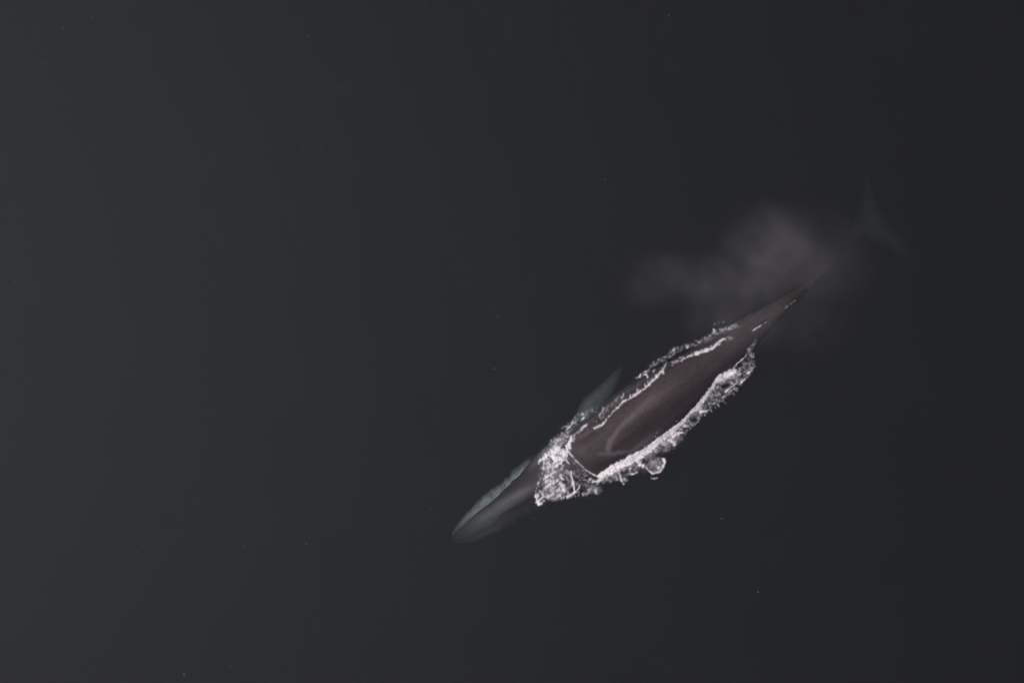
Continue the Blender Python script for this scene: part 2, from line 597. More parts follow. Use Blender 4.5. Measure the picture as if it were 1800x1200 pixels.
def blade(name, lead, trail, thick, tint, n=40, m=24):
    """A fin: two edges (x, y, z), root first, with a lens-shaped section between them."""
    A, B = resample(lead, n), resample(trail, n)
    rows, cols = [], []
    th = np.linspace(0, 2 * np.pi, m, endpoint=False)
    for i in range(n):
        u = 0.5 - 0.5 * np.cos(th)
        k = thick * (1 - 0.75 * i / (n - 1)) * math.sqrt(max(1 - (i / (n - 1)) ** 6, 0.02))
        prof = np.sin(th) * (0.6 + 0.4 * np.cos(th))
        P = A[i][None, :] * (1 - u)[:, None] + B[i][None, :] * u[:, None]
        wx, wy = px2w(P[:, 0], P[:, 1])
        z = P[:, 2] + prof * k
        wx, wy = deeper(wx, wy, np.minimum(P[:, 2], 0))
        rows.append(np.stack([wx, wy, z], -1))
        cols.append(tint(np.full(m, i / (n - 1)), u, P))
    v = np.concatenate(rows)
    i = np.arange(n - 1)[:, None] * m
    j = np.arange(m)[None, :]
    f = np.stack([i + j, i + (j + 1) % m, i + m + (j + 1) % m, i + m + j], -1).reshape(-1, 4)
    import bmesh
    o = mesh_object(name, v, [f, np.arange(m)[None, ::-1], (np.arange(m) + (n - 1) * m)[None, :]], M_SKIN, whale, np.concatenate(cols))
    bm = bmesh.new()
    bm.from_mesh(o.data)
    bmesh.ops.recalc_face_normals(bm, faces=bm.faces)
    bm.to_mesh(o.data)
    bm.free()
    return o


def fin_tint(base, pale_root=0.0, soft=0.36):
    def f(u, v, P):
        k = base * (1 + 0.7 * fbm(P[:, 0] / 14, P[:, 1] / 14, 4, 3)) + pale_root * np.exp(-(u / 0.45) ** 2) * (1 - v) ** 1.5
        k = k * (0.22 + 0.78 * sstep(0.0, soft, v) * (1 - sstep(1 - soft, 1.0, v))) * (1 - 0.6 * u ** 2)  # edges and tip darkened in the colour, standing in for blur by the water
        return k[:, None] * np.array([0.99, 1.0, 0.98])
    return f


# right flipper, spread towards the upper left of the photo; the left one is tucked under the far flank
blade("pectoral_fin", [(1010, 742, -0.75), (1012, 727, -0.70), (1018, 714, -0.70), (1026, 700, -0.74), (1043, 685, -0.80), (1063, 668, -0.88),
                       (1081, 650, -0.98), (1094, 643, -1.02)],
      [(1062, 742, -0.85), (1058, 728, -0.85), (1062, 715, -0.85), (1071, 702, -0.88), (1081, 688, -0.92), (1088, 671, -0.97), (1092, 657, -1.0),
       (1095, 643, -1.02)], 0.09, fin_tint(0.125, 0.09))

# tail flukes, two lobes either side of the stock, well under water
blade("fluke", [(1500, 418, -1.86), (1497, 398, -1.85), (1505, 378, -1.85), (1512, 354, -1.90), (1518, 330, -2.00), (1523, 306, -2.15)],
      [(1560, 418, -1.90), (1574, 403, -1.90), (1562, 384, -1.90), (1550, 366, -1.92), (1540, 344, -2.00), (1524, 306, -2.15)], 0.08, fin_tint(0.105, 0.01, 0.46))
blade("fluke", [(1488, 408, -1.86), (1510, 414, -1.86), (1530, 424, -1.88), (1550, 436, -1.92), (1575, 452, -2.04), (1614, 458, -2.20)],
      [(1556, 390, -1.90), (1574, 402, -1.90), (1586, 413, -1.92), (1596, 430, -2.00), (1606, 444, -2.10), (1615, 457, -2.20)], 0.08, fin_tint(0.098, 0.01, 0.46))

# small falcate dorsal fin far back on the ridge
def dorsal():
    n, m = 18, 16
    th = np.linspace(0, 2 * np.pi, m, endpoint=False)
    rows = []
    for i in range(n):
        u = i / (n - 1)
        h = 0.34 * u
        s0 = 634 + 30 * u ** 0.8
        s1 = 662 + 9 * u - 4 * math.sin(math.pi * u)
        c = 0.5 - 0.5 * np.cos(th)
        s = s0 + (s1 - s0) * c
        t = f_tc(s) - 2.0 + np.sin(th) * (2.0 * (1 - u) + 0.25) - 1.2 * u
        x, y = st2px(s, t)
        wx, wy = px2w(x, y)
        z = np.minimum(f_top(s), f_top(645.0)) - 0.05 + h
        rows.append(np.stack([wx, wy, z], -1))
    v = np.concatenate(rows)
    i = np.arange(n - 1)[:, None] * m
    j = np.arange(m)[None, :]
    f = np.stack([i + j, i + (j + 1) % m, i + m + (j + 1) % m, i + m + j], -1).reshape(-1, 4)
    o = mesh_object("dorsal_fin", v, [f, np.arange(m)[None, ::-1], (np.arange(m) + (n - 1) * m)[None, :]], M_SKIN, whale,
                    np.tile(SKIN * 1.15, (len(v), 1)))
    return o


dorsal()

# ------------------------------------------------------------------ foam
GRID = 0.8


class Foam:
    """Foam on the water: strokes in photo pixels are gathered on a fine grid and become a raised sheet."""

    def __init__(self, s0, s1, t0, t1, seed, scale=1.0, blobs=0.0):
        self.ss, self.ts = np.arange(s0, s1, GRID), np.arange(t0, t1, GRID)
        Sg, Tg = np.meshgrid(self.ss, self.ts, indexing="ij")
        self.S, self.T = Sg, Tg
        self.x, self.y = st2px(Sg, Tg)
        x, y, k = self.x, self.y, seed
        self.seed = seed
        jx, jy = perlin(x / 5, y / 5, k) * 2.2 + perlin(x / 2.2, y / 2.2, k + 1) * 0.8, perlin(x / 5, y / 5, k + 2) * 2.2 + perlin(x / 2.2, y / 2.2, k + 3) * 0.8
        self.wx, self.wy = x + jx, y + jy
        # lacy threads: narrow ridges of two warped noises
        a = np.abs(perlin((x + 2.0 * jx) / (7.0 * scale), (y + 2.0 * jy) / (7.0 * scale), k + 5))
        b = np.abs(perlin((x + 1.5 * jx) / (3.6 * scale), (y + 1.5 * jy) / (3.6 * scale), k + 7))
        th = np.maximum(sstep(0, .8, 1 - a / 0.12), 0.85 * sstep(0, .8, 1 - b / 0.13))
        self.lace = th * np.clip(0.55 + 1.7 * perlin(x / 7, y / 7, k + 9), 0, 1.25)
        self_fine = fbm(x / 3.0, y / 3.0, k + 19, 3, 0.6)
        if blobs:
            q = perlin((x + 1.4 * jx) / 6.5, (y + 1.4 * jy) / 9.5, k + 23) + 0.45 * perlin(x / 14, y / 14, k + 24) + 0.25 * self_fine
            self.lace = np.maximum(self.lace, blobs * sstep(0.16, 0.62, q))
        d = perlin(x / 2.1, y / 2.1, k + 13) + 0.45 * perlin(x / 8, y / 8, k + 14)
        self.dots = sstep(0.38, 0.62, d)
        self.clump = fbm(x / 11, y / 11, k + 17, 4, 0.6)
        self.fine = fbm(x / 3.0, y / 3.0, k + 19, 3, 0.6)
        self.cov = np.zeros(x.shape)
        self.lift = np.zeros(x.shape)

    def _box(self, pts):
        w = max(p[2] for p in pts) + 8
        st = np.array([px2st(p[0], p[1]) for p in pts])
        i0, i1 = np.searchsorted(self.ss, [st[:, 0].min() - w, st[:, 0].max() + w])
        j0, j1 = np.searchsorted(self.ts, [st[:, 1].min() - w, st[:, 1].max() + w])
        return slice(i0, i1), slice(j0, j1)

    def solid(self, pts, k=1.0, rough=0.35, lift=0.03):
        """Thick white foam with ragged edges."""
        if len(pts) == 1:
            pts = [pts[0], (pts[0][0] + 0.1, *pts[0][1:])]
        b = self._box(pts)
        v = pole(self.wx[b], self.wy[b], [(p[0], p[1], p[2] * 1.35) + tuple(p[3:]) for p in pts], False)
        w = sstep(0.10, 0.55, v + rough * (self.fine[b] * 0.8 + self.clump[b] * 0.9) * (v > 0)) * (v > 0)
        w = w * k * np.clip(0.78 + 0.95 * self.fine[b] + 0.65 * self.clump[b], 0.15, 1)
        s = np.max([p[3] if len(p) > 3 else 1.0 for p in pts])
        self.cov[b] = np.maximum(self.cov[b], np.clip(w, 0, 1) * min(s, 1))
        self.lift[b] = np.maximum(self.lift[b], v * lift)

    def line(self, pts, k=1.0, lift=0.02):
        """A thin crisp crest."""
        b = self._box(pts)
        x = self.x[b] * 0.55 + self.wx[b] * 0.45
        y = self.y[b] * 0.55 + self.wy[b] * 0.45
        v = pole(x, y, [(p[0], p[1], p[2] * 1.45) + tuple(p[3:]) for p in pts], False)
        thin = 0.42 + 0.75 * perlin(x / 6.5, y / 6.5, self.seed + 41) + 0.35 * self.fine[b]
        w = sstep(0.0, 0.5, v - 0.62 * np.clip(0.75 - thin, 0, 0.95) * (v > 0)) * k * np.clip(0.8 + 0.9 * self.clump[b] + 0.6 * self.fine[b], 0.25, 1)
        self.cov[b] = np.maximum(self.cov[b], np.clip(w, 0, 1))
        self.lift[b] = np.maximum(self.lift[b], v * lift)

    def lacy(self, pts, k=0.8, dots=0.5, lift=0.02):
        if len(pts) == 1:
            pts = [pts[0], (pts[0][0] + 0.1, *pts[0][1:])]
        b = self._box(pts)
        m = pole(self.wx[b], self.wy[b], pts)
        m2 = sstep(0.05, 0.45, m + 0.35 * self.clump[b] * (m > 0))
        w = m2 * k * np.maximum(self.lace[b], dots * self.dots[b])
        self.cov[b] = np.maximum(self.cov[b], np.clip(w, 0, 1))
        self.lift[b] = np.maximum(self.lift[b], m * lift)

    def specks(self, pts, k=0.8, bias=0.0):
        b = self._box(pts)
        m = pole(self.x[b], self.y[b], pts)
        w = sstep(0.0, 0.5, m) * k * self.dots[b] * (self.clump[b] > -0.12 - bias)
        self.cov[b] = np.maximum(self.cov[b], np.clip(w, 0, 1))

    def veil(self, pts, k=0.3):
        """Thin milky film of small bubbles."""
        if len(pts) == 1:
            pts = [pts[0], (pts[0][0] + 0.1, *pts[0][1:])]
        b = self._box(pts)
        m = pole(self.wx[b], self.wy[b], pts)
        w = m * k * np.clip(0.45 + 1.3 * self.clump[b] + 1.1 * self.fine[b] + 0.7 * self.lace[b], 0, 1.8)
        self.cov[b] = np.clip(self.cov[b] + w * (1 - self.cov[b]), 0, 1)

    def gap(self, pts, k=0.9):
        """Open dark water left between the threads."""
        b = self._box(pts)
        self.cov[b] = self.cov[b] * (1 - np.clip(k * 1.4 * pole(self.wx[b], self.wy[b], pts), 0, k))

    def hairs(self, path, n, side, lmin, lmax, k=0.6, w=1.0, off=0.0):
        """Short wisps thrown sideways off a crest; side is +1 towards the lower right, -1 towards the upper left."""
        g = np.random.default_rng(self.seed + len(path) + n)
        p = resample([(a[0], a[1]) for a in path], 400)
        for _ in range(n):
            i = int(g.integers(2, 398))
            a = math.atan2(NX[1] * side, NX[0] * side) + g.normal(0, 0.55)
            x, y = p[i, 0] + NX[0] * side * off * g.random(), p[i, 1] + NX[1] * side * off * g.random()
            le = lmin + (lmax - lmin) * g.random() ** 2
            pts = [(x, y, w)]
            for q in range(3):
                a += g.normal(0, 0.45)
                x, y = x + math.cos(a) * le / 3, y + math.sin(a) * le / 3
                pts.append((x, y, w * (1 - 0.25 * q), 1 - 0.28 * (q + 1)))
            self.line(pts, k * (0.5 + 0.6 * g.random()), 0.01)

    def build(self, name, label, thick=0.07):
        c = self.cov
        q = np.pad(c, 2, mode="edge")                # bubbles spread a little: no hard edges
        q = sum(w * q[2 + d:q.shape[0] - 2 + d, :] for d, w in ((-2, .1), (-1, .22), (0, .36), (1, .22), (2, .1)))
        q = sum(w * q[:, 2 + d:q.shape[1] - 2 + d] for d, w in ((-2, .1), (-1, .22), (0, .36), (1, .22), (2, .1)))
        c = np.clip(np.maximum(0.30 * c + 0.78 * q, 0), 0, 1)
        keep = c > 0.015
        i, j = np.nonzero(keep[:-1, :-1] | keep[1:, :-1] | keep[:-1, 1:] | keep[1:, 1:])
        m = c.shape[1]
        f = np.stack([i * m + j, i * m + j + 1, (i + 1) * m + j + 1, (i + 1) * m + j], -1)
        used, inv = np.unique(f, return_inverse=True)
        f = inv.reshape(-1, 4)
        x, y = self.x.ravel()[used], self.y.ravel()[used]
        s, t = self.S.ravel()[used], self.T.ravel()[used]
        cov = c.ravel()[used]
        ground = np.maximum(water_height(x, y), body_top(s, t))
        z = ground + 0.025 + self.lift.ravel()[used] + thick * cov * np.clip(0.45 + 0.9 * self.clump.ravel()[used] + 0.6 * self.fine.ravel()[used], 0, 1.3)
        wx, wy = px2w(x, y)
        o = mesh_object(name, np.stack([wx, wy, z], -1), [f[:, ::-1]], M_FOAM, None, cov, "coverage")
        a = o.data
        if a.polygons[0].normal.z < 0:
            a.flip_normals()
        o["kind"] = "stuff"
        o["label"] = label
        o["category"] = "foam"
        o["group"] = "foam around the whale"
        return o


# --- splash breaking over the head
hf = Foam(120, 330, -60, 110, 100, 1.7, 0.9)
hf.veil([(975, 800, 26), (970, 835, 32), (975, 862, 24)], 0.26)
hf.veil([(955, 870, 14), (980, 868, 14), (1000, 868, 10)], 0.22)
hf.veil([(1035, 858, 12), (1052, 860, 10)], 0.18)
hf.lacy([(972, 803, 22), (972, 830, 28), (975, 858, 26)], 0.82, 0.25, 0.05)
hf.lacy([(992, 825, 14), (997, 850, 14)], 0.45, 0.35)
hf.lacy([(950, 868, 10), (968, 872, 10), (998, 868, 10)], 0.7, 0.3, 0.04)
hf.lacy([(975, 780, 12), (990, 772, 14), (1003, 772, 10)], 0.55, 0.4)
hf.solid([(1005, 767, 2, .7), (1003, 775, 3, .8), (1000, 781, 4.5), (997, 790, 5.5), (993, 799, 5), (996, 806, 3.5)], 1, .4, .10)
hf.solid([(976, 793, 6), (986, 793, 6), (994, 793, 6)], 1, .35, .13)
hf.solid([(957, 806, 4), (962, 799, 4.5), (967, 801, 3)], 1, .4, .12)
hf.solid([(972, 800, 5), (977, 806, 5), (981, 802, 4)], 1, .4, .12)
hf.solid([(947, 813, 1.5), (952, 807, 3), (957, 805, 4)], .9, .4, .08)
hf.solid([(978, 786, 4), (985, 788, 4)], .9, .5, .08)
hf.solid([(983, 806, 4), (990, 803, 4), (994, 800, 4)], .85, .5, .08)
hf.line([(979, 815, 2.2), (986, 813, 2.2), (990, 808, 2), (996, 809, 1.8), (1001, 814, 1.6)], .95, .06)
hf.line([(971, 826, 2, .7), (972, 815, 2.2), (976, 809, 2)], .8, .05)
hf.line([(957, 812, 1.5, .6), (955, 822, 1.8, .8), (956, 832, 1.6, .5)], .7, .04)
hf.line([(961, 812, 1.5), (962, 820, 2), (965, 824, 1.4)], .7, .04)
hf.line([(1004, 828, 1.6), (1005.5, 837, 1.6), (1008, 848, 1.9), (1009.5, 857, 1.9), (1011, 864, 1.8)], .95, .05)
hf.line([(1011, 864, 2.2), (1005, 868, 2.8), (998, 872, 2.5)], .95, .05)
hf.line([(1011, 864, 1.2), (1017, 858, 1.2, .8), (1020, 852, 1.5, .7)], .8, .03)
hf.line([(1012, 865, 1.0), (1018, 864, 1, .6)], .6, .02)
hf.solid([(942.5, 864, 1.8, .8), (942.5, 872, 2.5), (945, 880, 3.2), (948, 885, 3), (953, 883, 2)], 1, .4, .08)
hf.line([(943, 860, 1.2, .6), (946, 850, 1.4, .6), (951, 838, 1.4, .5), (954, 828, 1.2, .5)], .7, .03)
hf.line([(949, 878, 1.8), (955, 873, 2), (962, 871, 1.8)], .85, .05)
hf.solid([(962, 855, 2, .9), (968, 849, 3, .9), (973, 843, 3, .9)], .9, .25, .07)
hf.line([(956, 842, 2), (962, 837, 2.5), (970, 832, 2), (977, 828, 1.5)], .75, .05)
hf.line([(985, 833, 1.5), (987, 839, 2), (990, 842, 1.3)], .85, .04)
hf.line([(962, 843, 1.5), (958, 847, 2), (966, 842, 1.5)], .7, .04)
hf.line([(976, 859, 1.4, .8), (985, 862, 2, .7), (993, 860, 1.5, .7)], .7, .04)
hf.line([(983, 868, 1.1), (987, 874, 1)], .7, .02)
# thin bright line where the water parts on the back, and the spray before it
hf.line([(999.5, 794, 1.5), (1003, 798, 1.2), (1008, 803, 1.2), (1014, 811, 0.9), (1023, 819, 1.1), (1030, 826, 1.0), (1037, 830, .9), (1047, 836, 1.3), (1053, 838, 1.8)], .75, .02)
hf.specks([(1006, 806, 7), (1018, 825, 14), (1030, 838, 12)], .40, .1)
hf.lacy([(1012, 830, 8), (1018, 848, 9)], .25, .4)
hf.lacy([(1028, 850, 9), (1040, 850, 12), (1050, 856, 9)], .35, .4)
hf.lacy([(1030, 862, 7), (1048, 862, 7)], .5, .4)
hf.solid([(1046, 865, 2.2, .8), (1048, 861, 1.8, .7)], .8, .4)
hf.solid([(1036, 843.5, 1.8, .8), (1039, 842, 1.6, .8)], .8, .3)
hf.solid([(1042, 846, 2, .9), (1050, 845.5, 2.3), (1056, 841, 2.5), (1060, 837, 3)], .9, .4, .05)
hf.hairs([(945, 880), (965, 875), (1000, 870), (1045, 862)], 30, 1, 3, 8, .6, .9, 4)
hf.hairs([(950, 815), (962, 798), (985, 785), (1002, 765)], 40, -1, 3, 12, .6, .9, 4)
hf.build("splash_foam", "broad lacy white splash breaking across the submerged whale's head")

# --- thick foam along the lower right flank
rf = Foam(215, 690, 10, 140, 300, 1.15)
rf.veil([(1060, 842, 10), (1085, 832, 16), (1115, 818, 18), (1150, 812, 20)], .14)
rf.veil([(1150, 815, 18), (1153, 817, 18)], .26)
rf.veil([(1150, 790, 12), (1168, 786, 14), (1188, 772, 14), (1200, 762, 9)], .24)
rf.veil([(1262, 690, 15), (1285, 672, 18), (1305, 658, 18), (1315, 640, 10)], .05)
rf.lacy([(1060, 843, 9), (1085, 833, 14), (1110, 822, 12), (1130, 808, 9)], .5, .3)
rf.lacy([(1085, 838, 9), (1096, 843, 8)], .5, .3)
rf.lacy([(1165, 780, 10), (1185, 772, 13), (1200, 757, 11), (1212, 745, 10), (1226, 733, 9)], .48, .25)
rf.lacy([(1225, 728, 8), (1240, 712, 10), (1262, 694, 15), (1278, 684, 13)], .45, .3)
rf.lacy([(1272, 672, 10), (1296, 662, 17), (1312, 652, 14), (1318, 640, 10)], .5, .35)
rf.lacy([(1312, 640, 10), (1317, 622, 8), (1322, 610, 6), (1327, 600, 4)], .42, .35)
band = [(1054, 837, 3), (1062, 831, 4), (1070, 827, 5.5), (1080, 821, 7), (1094, 814, 7.5), (1108, 806, 7), (1122, 800, 7.5), (1135, 792, 7),
        (1150, 781, 6.5), (1163, 770, 5.5), (1177, 760, 5.5), (1188, 751, 4.5), (1196, 745, 4), (1205, 735, 3.2), (1214, 725, 4), (1224, 716, 4.2),
        (1232, 706, 4.5), (1241, 694, 4.2), (1250, 682, 3.2), (1258, 671, 4.5), (1267, 663, 6), (1277, 659, 7), (1288, 653, 5), (1293, 650, 3)]
rf.veil([(a[0] + 4, a[1] + 5, a[2] + 5) for a in band], .26)
rf.gap([(1256, 688, 7), (1266, 680, 8), (1280, 676, 6)])
rf.gap([(1238, 708, 6), (1246, 700, 6)])
rf.gap([(1216, 737, 6), (1224, 730, 6)])
rf.gap([(1196, 762, 5), (1204, 752, 6), (1209, 745, 5)])
rf.gap([(1130, 808, 5), (1136, 812, 6)])
rf.gap([(1094, 829, 6), (1103, 828, 6)], .75)
rf.gap([(1172, 796, 6), (1168, 800, 7)], .8)
rf.gap([(1298, 690, 8), (1312, 676, 7)], .7)
rf.solid(band, 1.0, .30, .0)
rf.line([(1050, 838, 1.5), (1063, 831, 1.5), (1075, 820, 1.8), (1097, 808, 2), (1118, 797, 2), (1129, 791, 2), (1162, 766, 2), (1195, 743, 1.8)], 1, .01)
rf.line([(1062, 838, 2), (1075, 832, 2.2), (1090, 822, 2), (1106, 816, 2), (1120, 808, 2), (1131, 800, 2.2), (1142, 793, 2)], 1, .02)
rf.line([(1289, 647, 1.5), (1297, 638, 1.5), (1305, 632, 1.6), (1310, 627, 1.3, .8), (1312, 623, 1.2, .6)], .9, .02)
rf.solid([(1119, 808, 3), (1124, 815, 3), (1130, 819, 2.5)], .95, .4, .05)
# scalloped lobe thrown off the flank
rf.line([(1131, 816, 1.6, .5), (1138, 824, 1.8, .7), (1147, 832, 2.2), (1152, 830, 2), (1160, 828, 2.4), (1165, 820, 2.2), (1168, 812, 2.6), (1167, 807, 2.6), (1163, 805, 1.5, .6)], .85, .06)
rf.lacy([(1145, 822, 9), (1156, 822, 12), (1165, 812, 7)], .45, .3)
rf.solid([(1157, 823, 2.5, .9), (1159, 821, 2, .9)], .9, .4)
rf.line([(1145, 839.5, 1.1, .6), (1150, 841, 1.6, .8), (1155, 839.5, 1.1, .6)], .75, 0)
rf.line([(1107, 832, 1.5, .8), (1114, 832, 2), (1119, 829.5, 1.5)], .9, .03)
rf.line([(1090, 838, 1.4, .8), (1093, 845, 1.8), (1096, 850, 1.3)], .85, .03)
rf.line([(1082, 837, 1.3, .8), (1086, 843, 1.1, .6)], .8, .02)
rf.line([(1095, 845, 1.5, .7), (1098, 839, 1.5, .6)], .7, .02)
rf.line([(1088, 820, 2), (1089, 830, 1.8, .8), (1090, 838, 1.5, .6)], .8, .04)
rf.line([(1108, 822, 1.6, .8), (1106, 828, 1.2, .6)], .7, .02)
rf.line([(1060, 842, 2, .8), (1050, 848, 2, .7), (1048, 856, 1.5, .5)], .7, .03)
rf.solid([(1183, 768, 2), (1192, 762, 2.2), (1199, 759, 1.8)], .85, .5, .05)
rf.solid([(1176, 774, 3, .8), (1184, 778, 3, .8), (1186, 780, 2.4, .9)], .8, .5, .03)
rf.line([(1200, 750, 1.1), (1208, 749, 1.3, .8), (1216, 747, 1, .6)], .75, .02)
rf.line([(1231, 726, 1.8), (1235, 722, 1.9), (1243, 721.5, 1.4), (1248, 719, 1.1, .7)], .9, .03)
rf.line([(1274, 689, 1.5, .8), (1280, 684, 1.8, .9), (1288, 678, 1.4, .8), (1296, 672, 1.2, .5)], .85, .03)
rf.line([(1311, 657, 1.3, .8), (1318, 653, 1.4), (1322, 651, 1.1, .7)], .85, .02)
rf.line([(1300, 674, 1.6, .6), (1308, 668, 2, .7), (1312, 660, 1.6, .6)], .75, .03)
rf.solid([(1316, 612, 2, .7), (1317, 618, 2.5, .7), (1320, 626, 1.6, .5)], .7, .6, .02)
rf.hairs(band, 120, 1, 5, 20, .55, .9, 10)
rf.hairs([(1222, 732), (1245, 715), (1270, 695), (1300, 668), (1318, 645), (1322, 615)], 60, 1, 4, 14, .45, .8, 8)
rf.build("wake_foam", "thick white foam band along the whale's lower right flank with a scalloped lobe", 0.035)

# --- thin crests and flecks along the upper left flank
lf = Foam(160, 640, -90, 30, 500)
lf.veil([(975, 778, 12), (1000, 755, 14), (1030, 735, 12)], .05)
lf.line([(1005, 770, 1.6, .5), (1014, 761, 2, .55), (1024, 756, 1.8, .5), (1036, 752, 1.5, .4)], .45, .01)
lf.line([(1044, 752, 1.3, .7), (1053, 748, 1.8), (1059, 744, 1.8), (1063, 739, 1.8), (1064.5, 736, 1.2)], .9, .02)
lf.line([(1068, 733, 0.86, .8), (1074, 726, 1.01), (1080, 720, 1.17), (1088, 713, 1.09), (1091, 708, 1.17), (1096, 704, 1.25), (1103, 701, 1.33),
         (1112, 696, 1.48), (1120, 690, 2.03), (1124, 687, 1.56), (1132, 682, 1.56), (1140, 675, 1.56), (1147, 668, 1.87), (1153, 663, 1.56), (1158, 656, 1.56),
         (1164, 652, 1.40), (1168, 645, 1.40), (1171, 641, 1.25), (1172, 636, 0.86)], .82, .02)
for a in ((1120, 690, 1119.5, 684), (1134, 680, 1133, 675), (1147, 667, 1146.5, 662), (1153, 664, 1152, 659), (1108, 698, 1107, 694), (1165, 656, 1166, 652)):
    lf.line([(a[0], a[1], 1.6), (a[2], a[3], .8, .7)], .85, .02)
lf.lacy([(1180, 640, 3), (1190, 634, 4), (1202, 630, 4)], .7, .9)
lf.line([(1193, 634, 1.1, .6), (1200, 631, 1.5, .8), (1205, 629, 1, .6)], .8, .01)
lf.solid([(1208, 627, 1.1), (1216, 623.5, 1.6), (1224, 621, 1.9), (1231, 618, 2.5), (1240, 616, 2.2), (1249, 612, 2.4), (1255, 608, 2.1), (1260, 603, 1.7)], .88, .5, .02)
lf.line([(1258, 605, 2), (1265, 599, 1.8), (1269, 596, 1.6), (1275, 594, 1.2, .7)], .9, .02)
lf.line([(1262, 606, 1, .7), (1267, 601, 1.1, .6)], .8, .01)
lf.lacy([(1268, 597, 5), (1277, 596, 5), (1284, 594, 5)], .62, .8)
# outer chain of flecks
chain = [(1125, 660, 5), (1137, 655, 5), (1146, 645, 5), (1155, 636, 5), (1168, 630, 6), (1180, 622, 7), (1187, 614, 7), (1198, 612, 6), (1210, 608, 6),
         (1220, 606, 5), (1232, 600, 5), (1243, 595, 7), (1252, 590, 7), (1262, 585, 5), (1276, 580, 5), (1288, 576, 5), (1295, 573, 4)]
lf.lacy(chain, .32, .3)
lf.specks(chain, .45, .0)
lf.lacy([(1242, 596, 5), (1253, 590, 6), (1257, 580, 4)], .5, .4)
lf.specks([(1255, 570, 4), (1270, 566, 4)], .3)
lf.line([(1119, 664, 1, .7), (1124, 662, 1.5), (1126, 658, 1.8), (1129, 657, 1, .7)], .9, .01)
lf.line([(1130, 659, 1, .7), (1135, 657.5, 1.4), (1138, 661, 1.1, .8), (1138.5, 668, .9, .5), (1138, 675, 1, .6)], .8, .01)
lf.specks([(1121, 664, 2.2), (1120.5, 685, 2.2)], .7, .6)
lf.solid([(1136, 653, 1.5)], .9, .2)
lf.line([(1183, 616, 1.2), (1187, 612, 1.3)], .9)
lf.line([(1207, 611, 1.2), (1209, 608, 1.4)], .9)
lf.line([(1254, 578, 1.2), (1256, 582, 1.6)], .8)
lf.line([(1146, 655, 1, .6), (1151, 650, 1.4, .7)], .7)
# scattered threads over the shoulder and flipper
lf.line([(996, 755, 1.4, .7), (1001, 750, 1.5), (1005, 746, 1.7), (1006, 741, 1.5), (1008, 736, 1, .7)], .85, .02)
lf.line([(1005, 743, 1.2, .8), (1012, 742, 1, .6)], .8)
lf.solid([(1024, 736, 2.2), (1026, 733, 1.4)], .95, .3)
lf.line([(1013, 730, 1, .5), (1020, 730, 1.2, .6), (1026, 727, 1.3, .8)], .7)
lf.line([(1021, 755, 1.1, .7), (1026, 750, 1.5), (1030, 748, 2), (1032, 746, 1.4)], .85, .02)
lf.line([(985, 764, 1.5, .7), (989, 761, 1.4, .7)], .7)
lf.line([(1054, 733, .9, .6), (1054, 728, 1.2, .7), (1058, 724, 1, .7), (1060, 721, .9, .7), (1060, 715, .8, .6)], .75)
lf.line([(1093, 700, 1.0, .6), (1095.5, 695, 1.4, .8), (1096.5, 689, .9, .6)], .8)
lf.lacy([(972, 778, 9), (985, 765, 8), (1000, 752, 8), (1012, 740, 7)], .34, .5)
lf.specks([(985, 760, 6), (1008, 735, 6), (1030, 725, 7), (1045, 720, 6)], .55, .2)
lf.lacy([(1020, 730, 6), (1035, 724, 6), (1046, 719, 4)], .32, .5)
lf.specks([(1036, 745, 6), (1055, 735, 7), (1075, 712, 9), (1092, 696, 6)], .32, .2)
lf.lacy([(1062, 722, 7), (1075, 710, 6), (1090, 700, 5)], .28, .8)
lf.specks([(1225, 603, 6), (1245, 594, 7), (1258, 584, 7), (1276, 579, 6), (1295, 573, 5)], .6, .15)
lf.hairs([(1240, 598), (1254, 588), (1275, 580), (1292, 574)], 24, -1, 2, 6, .5, .8, 5)
lf.hairs([(1080, 720), (1103, 701), (1120, 690), (1140, 675), (1158, 656), (1172, 638)], 34, -1, 2, 6, .7, .8)
lf.hairs([(1208, 627), (1231, 618), (1255, 608), (1270, 596)], 30, -1, 2, 7, .7, .8, 2)
lf.hairs(chain, 45, -1, 2, 6, .38, .7, 4)
lf.cov *= 0.86
lf.build("crest_foam", "thin broken white crests and flecks along the whale's upper left flank", 0.04)

# --- dorsal foam and wet glint, tail ridge highlight, both painted as white streaks
df = Foam(610, 770, -20, 60, 700)
df.line([(1320, 582, .8, .8), (1326, 577.5, 1.2, .9), (1332, 574, 1.0, .7), (1338, 570, .8, .5), (1347, 564.5, .7, .3)], .8, .02)
df.line([(1372, 546, 1.2, .3), (1382, 539, 1.7, .6), (1392, 532, 1.7, .6), (1402, 525.5, 1.3, .45), (1410, 519, .9, .25)], .26, .03)
df.build("ridge_foam_glint", "two short white streaks of water on the whale's dorsal fin and tail ridge", 0.02)


# --- droplets thrown up by the splash, and single flecks adrift on the open water
def pebble(n_seed, r):
    g = np.random.default_rng(n_seed)
    t = (1 + 5 ** 0.5) / 2
    v = np.array([(-1, t, 0), (1, t, 0), (-1, -t, 0), (1, -t, 0), (0, -1, t), (0, 1, t), (0, -1, -t), (0, 1, -t), (t, 0, -1), (t, 0, 1), (-t, 0, -1), (-t, 0, 1)])
    v = v / np.linalg.norm(v[0]) * r * (1 + 0.3 * g.uniform(-1, 1, (12, 1)))
    f = np.array([(0, 11, 5), (0, 5, 1), (0, 1, 7), (0, 7, 10), (0, 10, 11), (1, 5, 9), (5, 11, 4), (11, 10, 2), (10, 7, 6), (7, 1, 8),
                  (3, 9, 4), (3, 4, 2), (3, 2, 6), (3, 6, 8), (3, 8, 9), (4, 9, 5), (2, 4, 11), (6, 2, 10), (8, 6, 7), (9, 8, 1)])
    return v, f


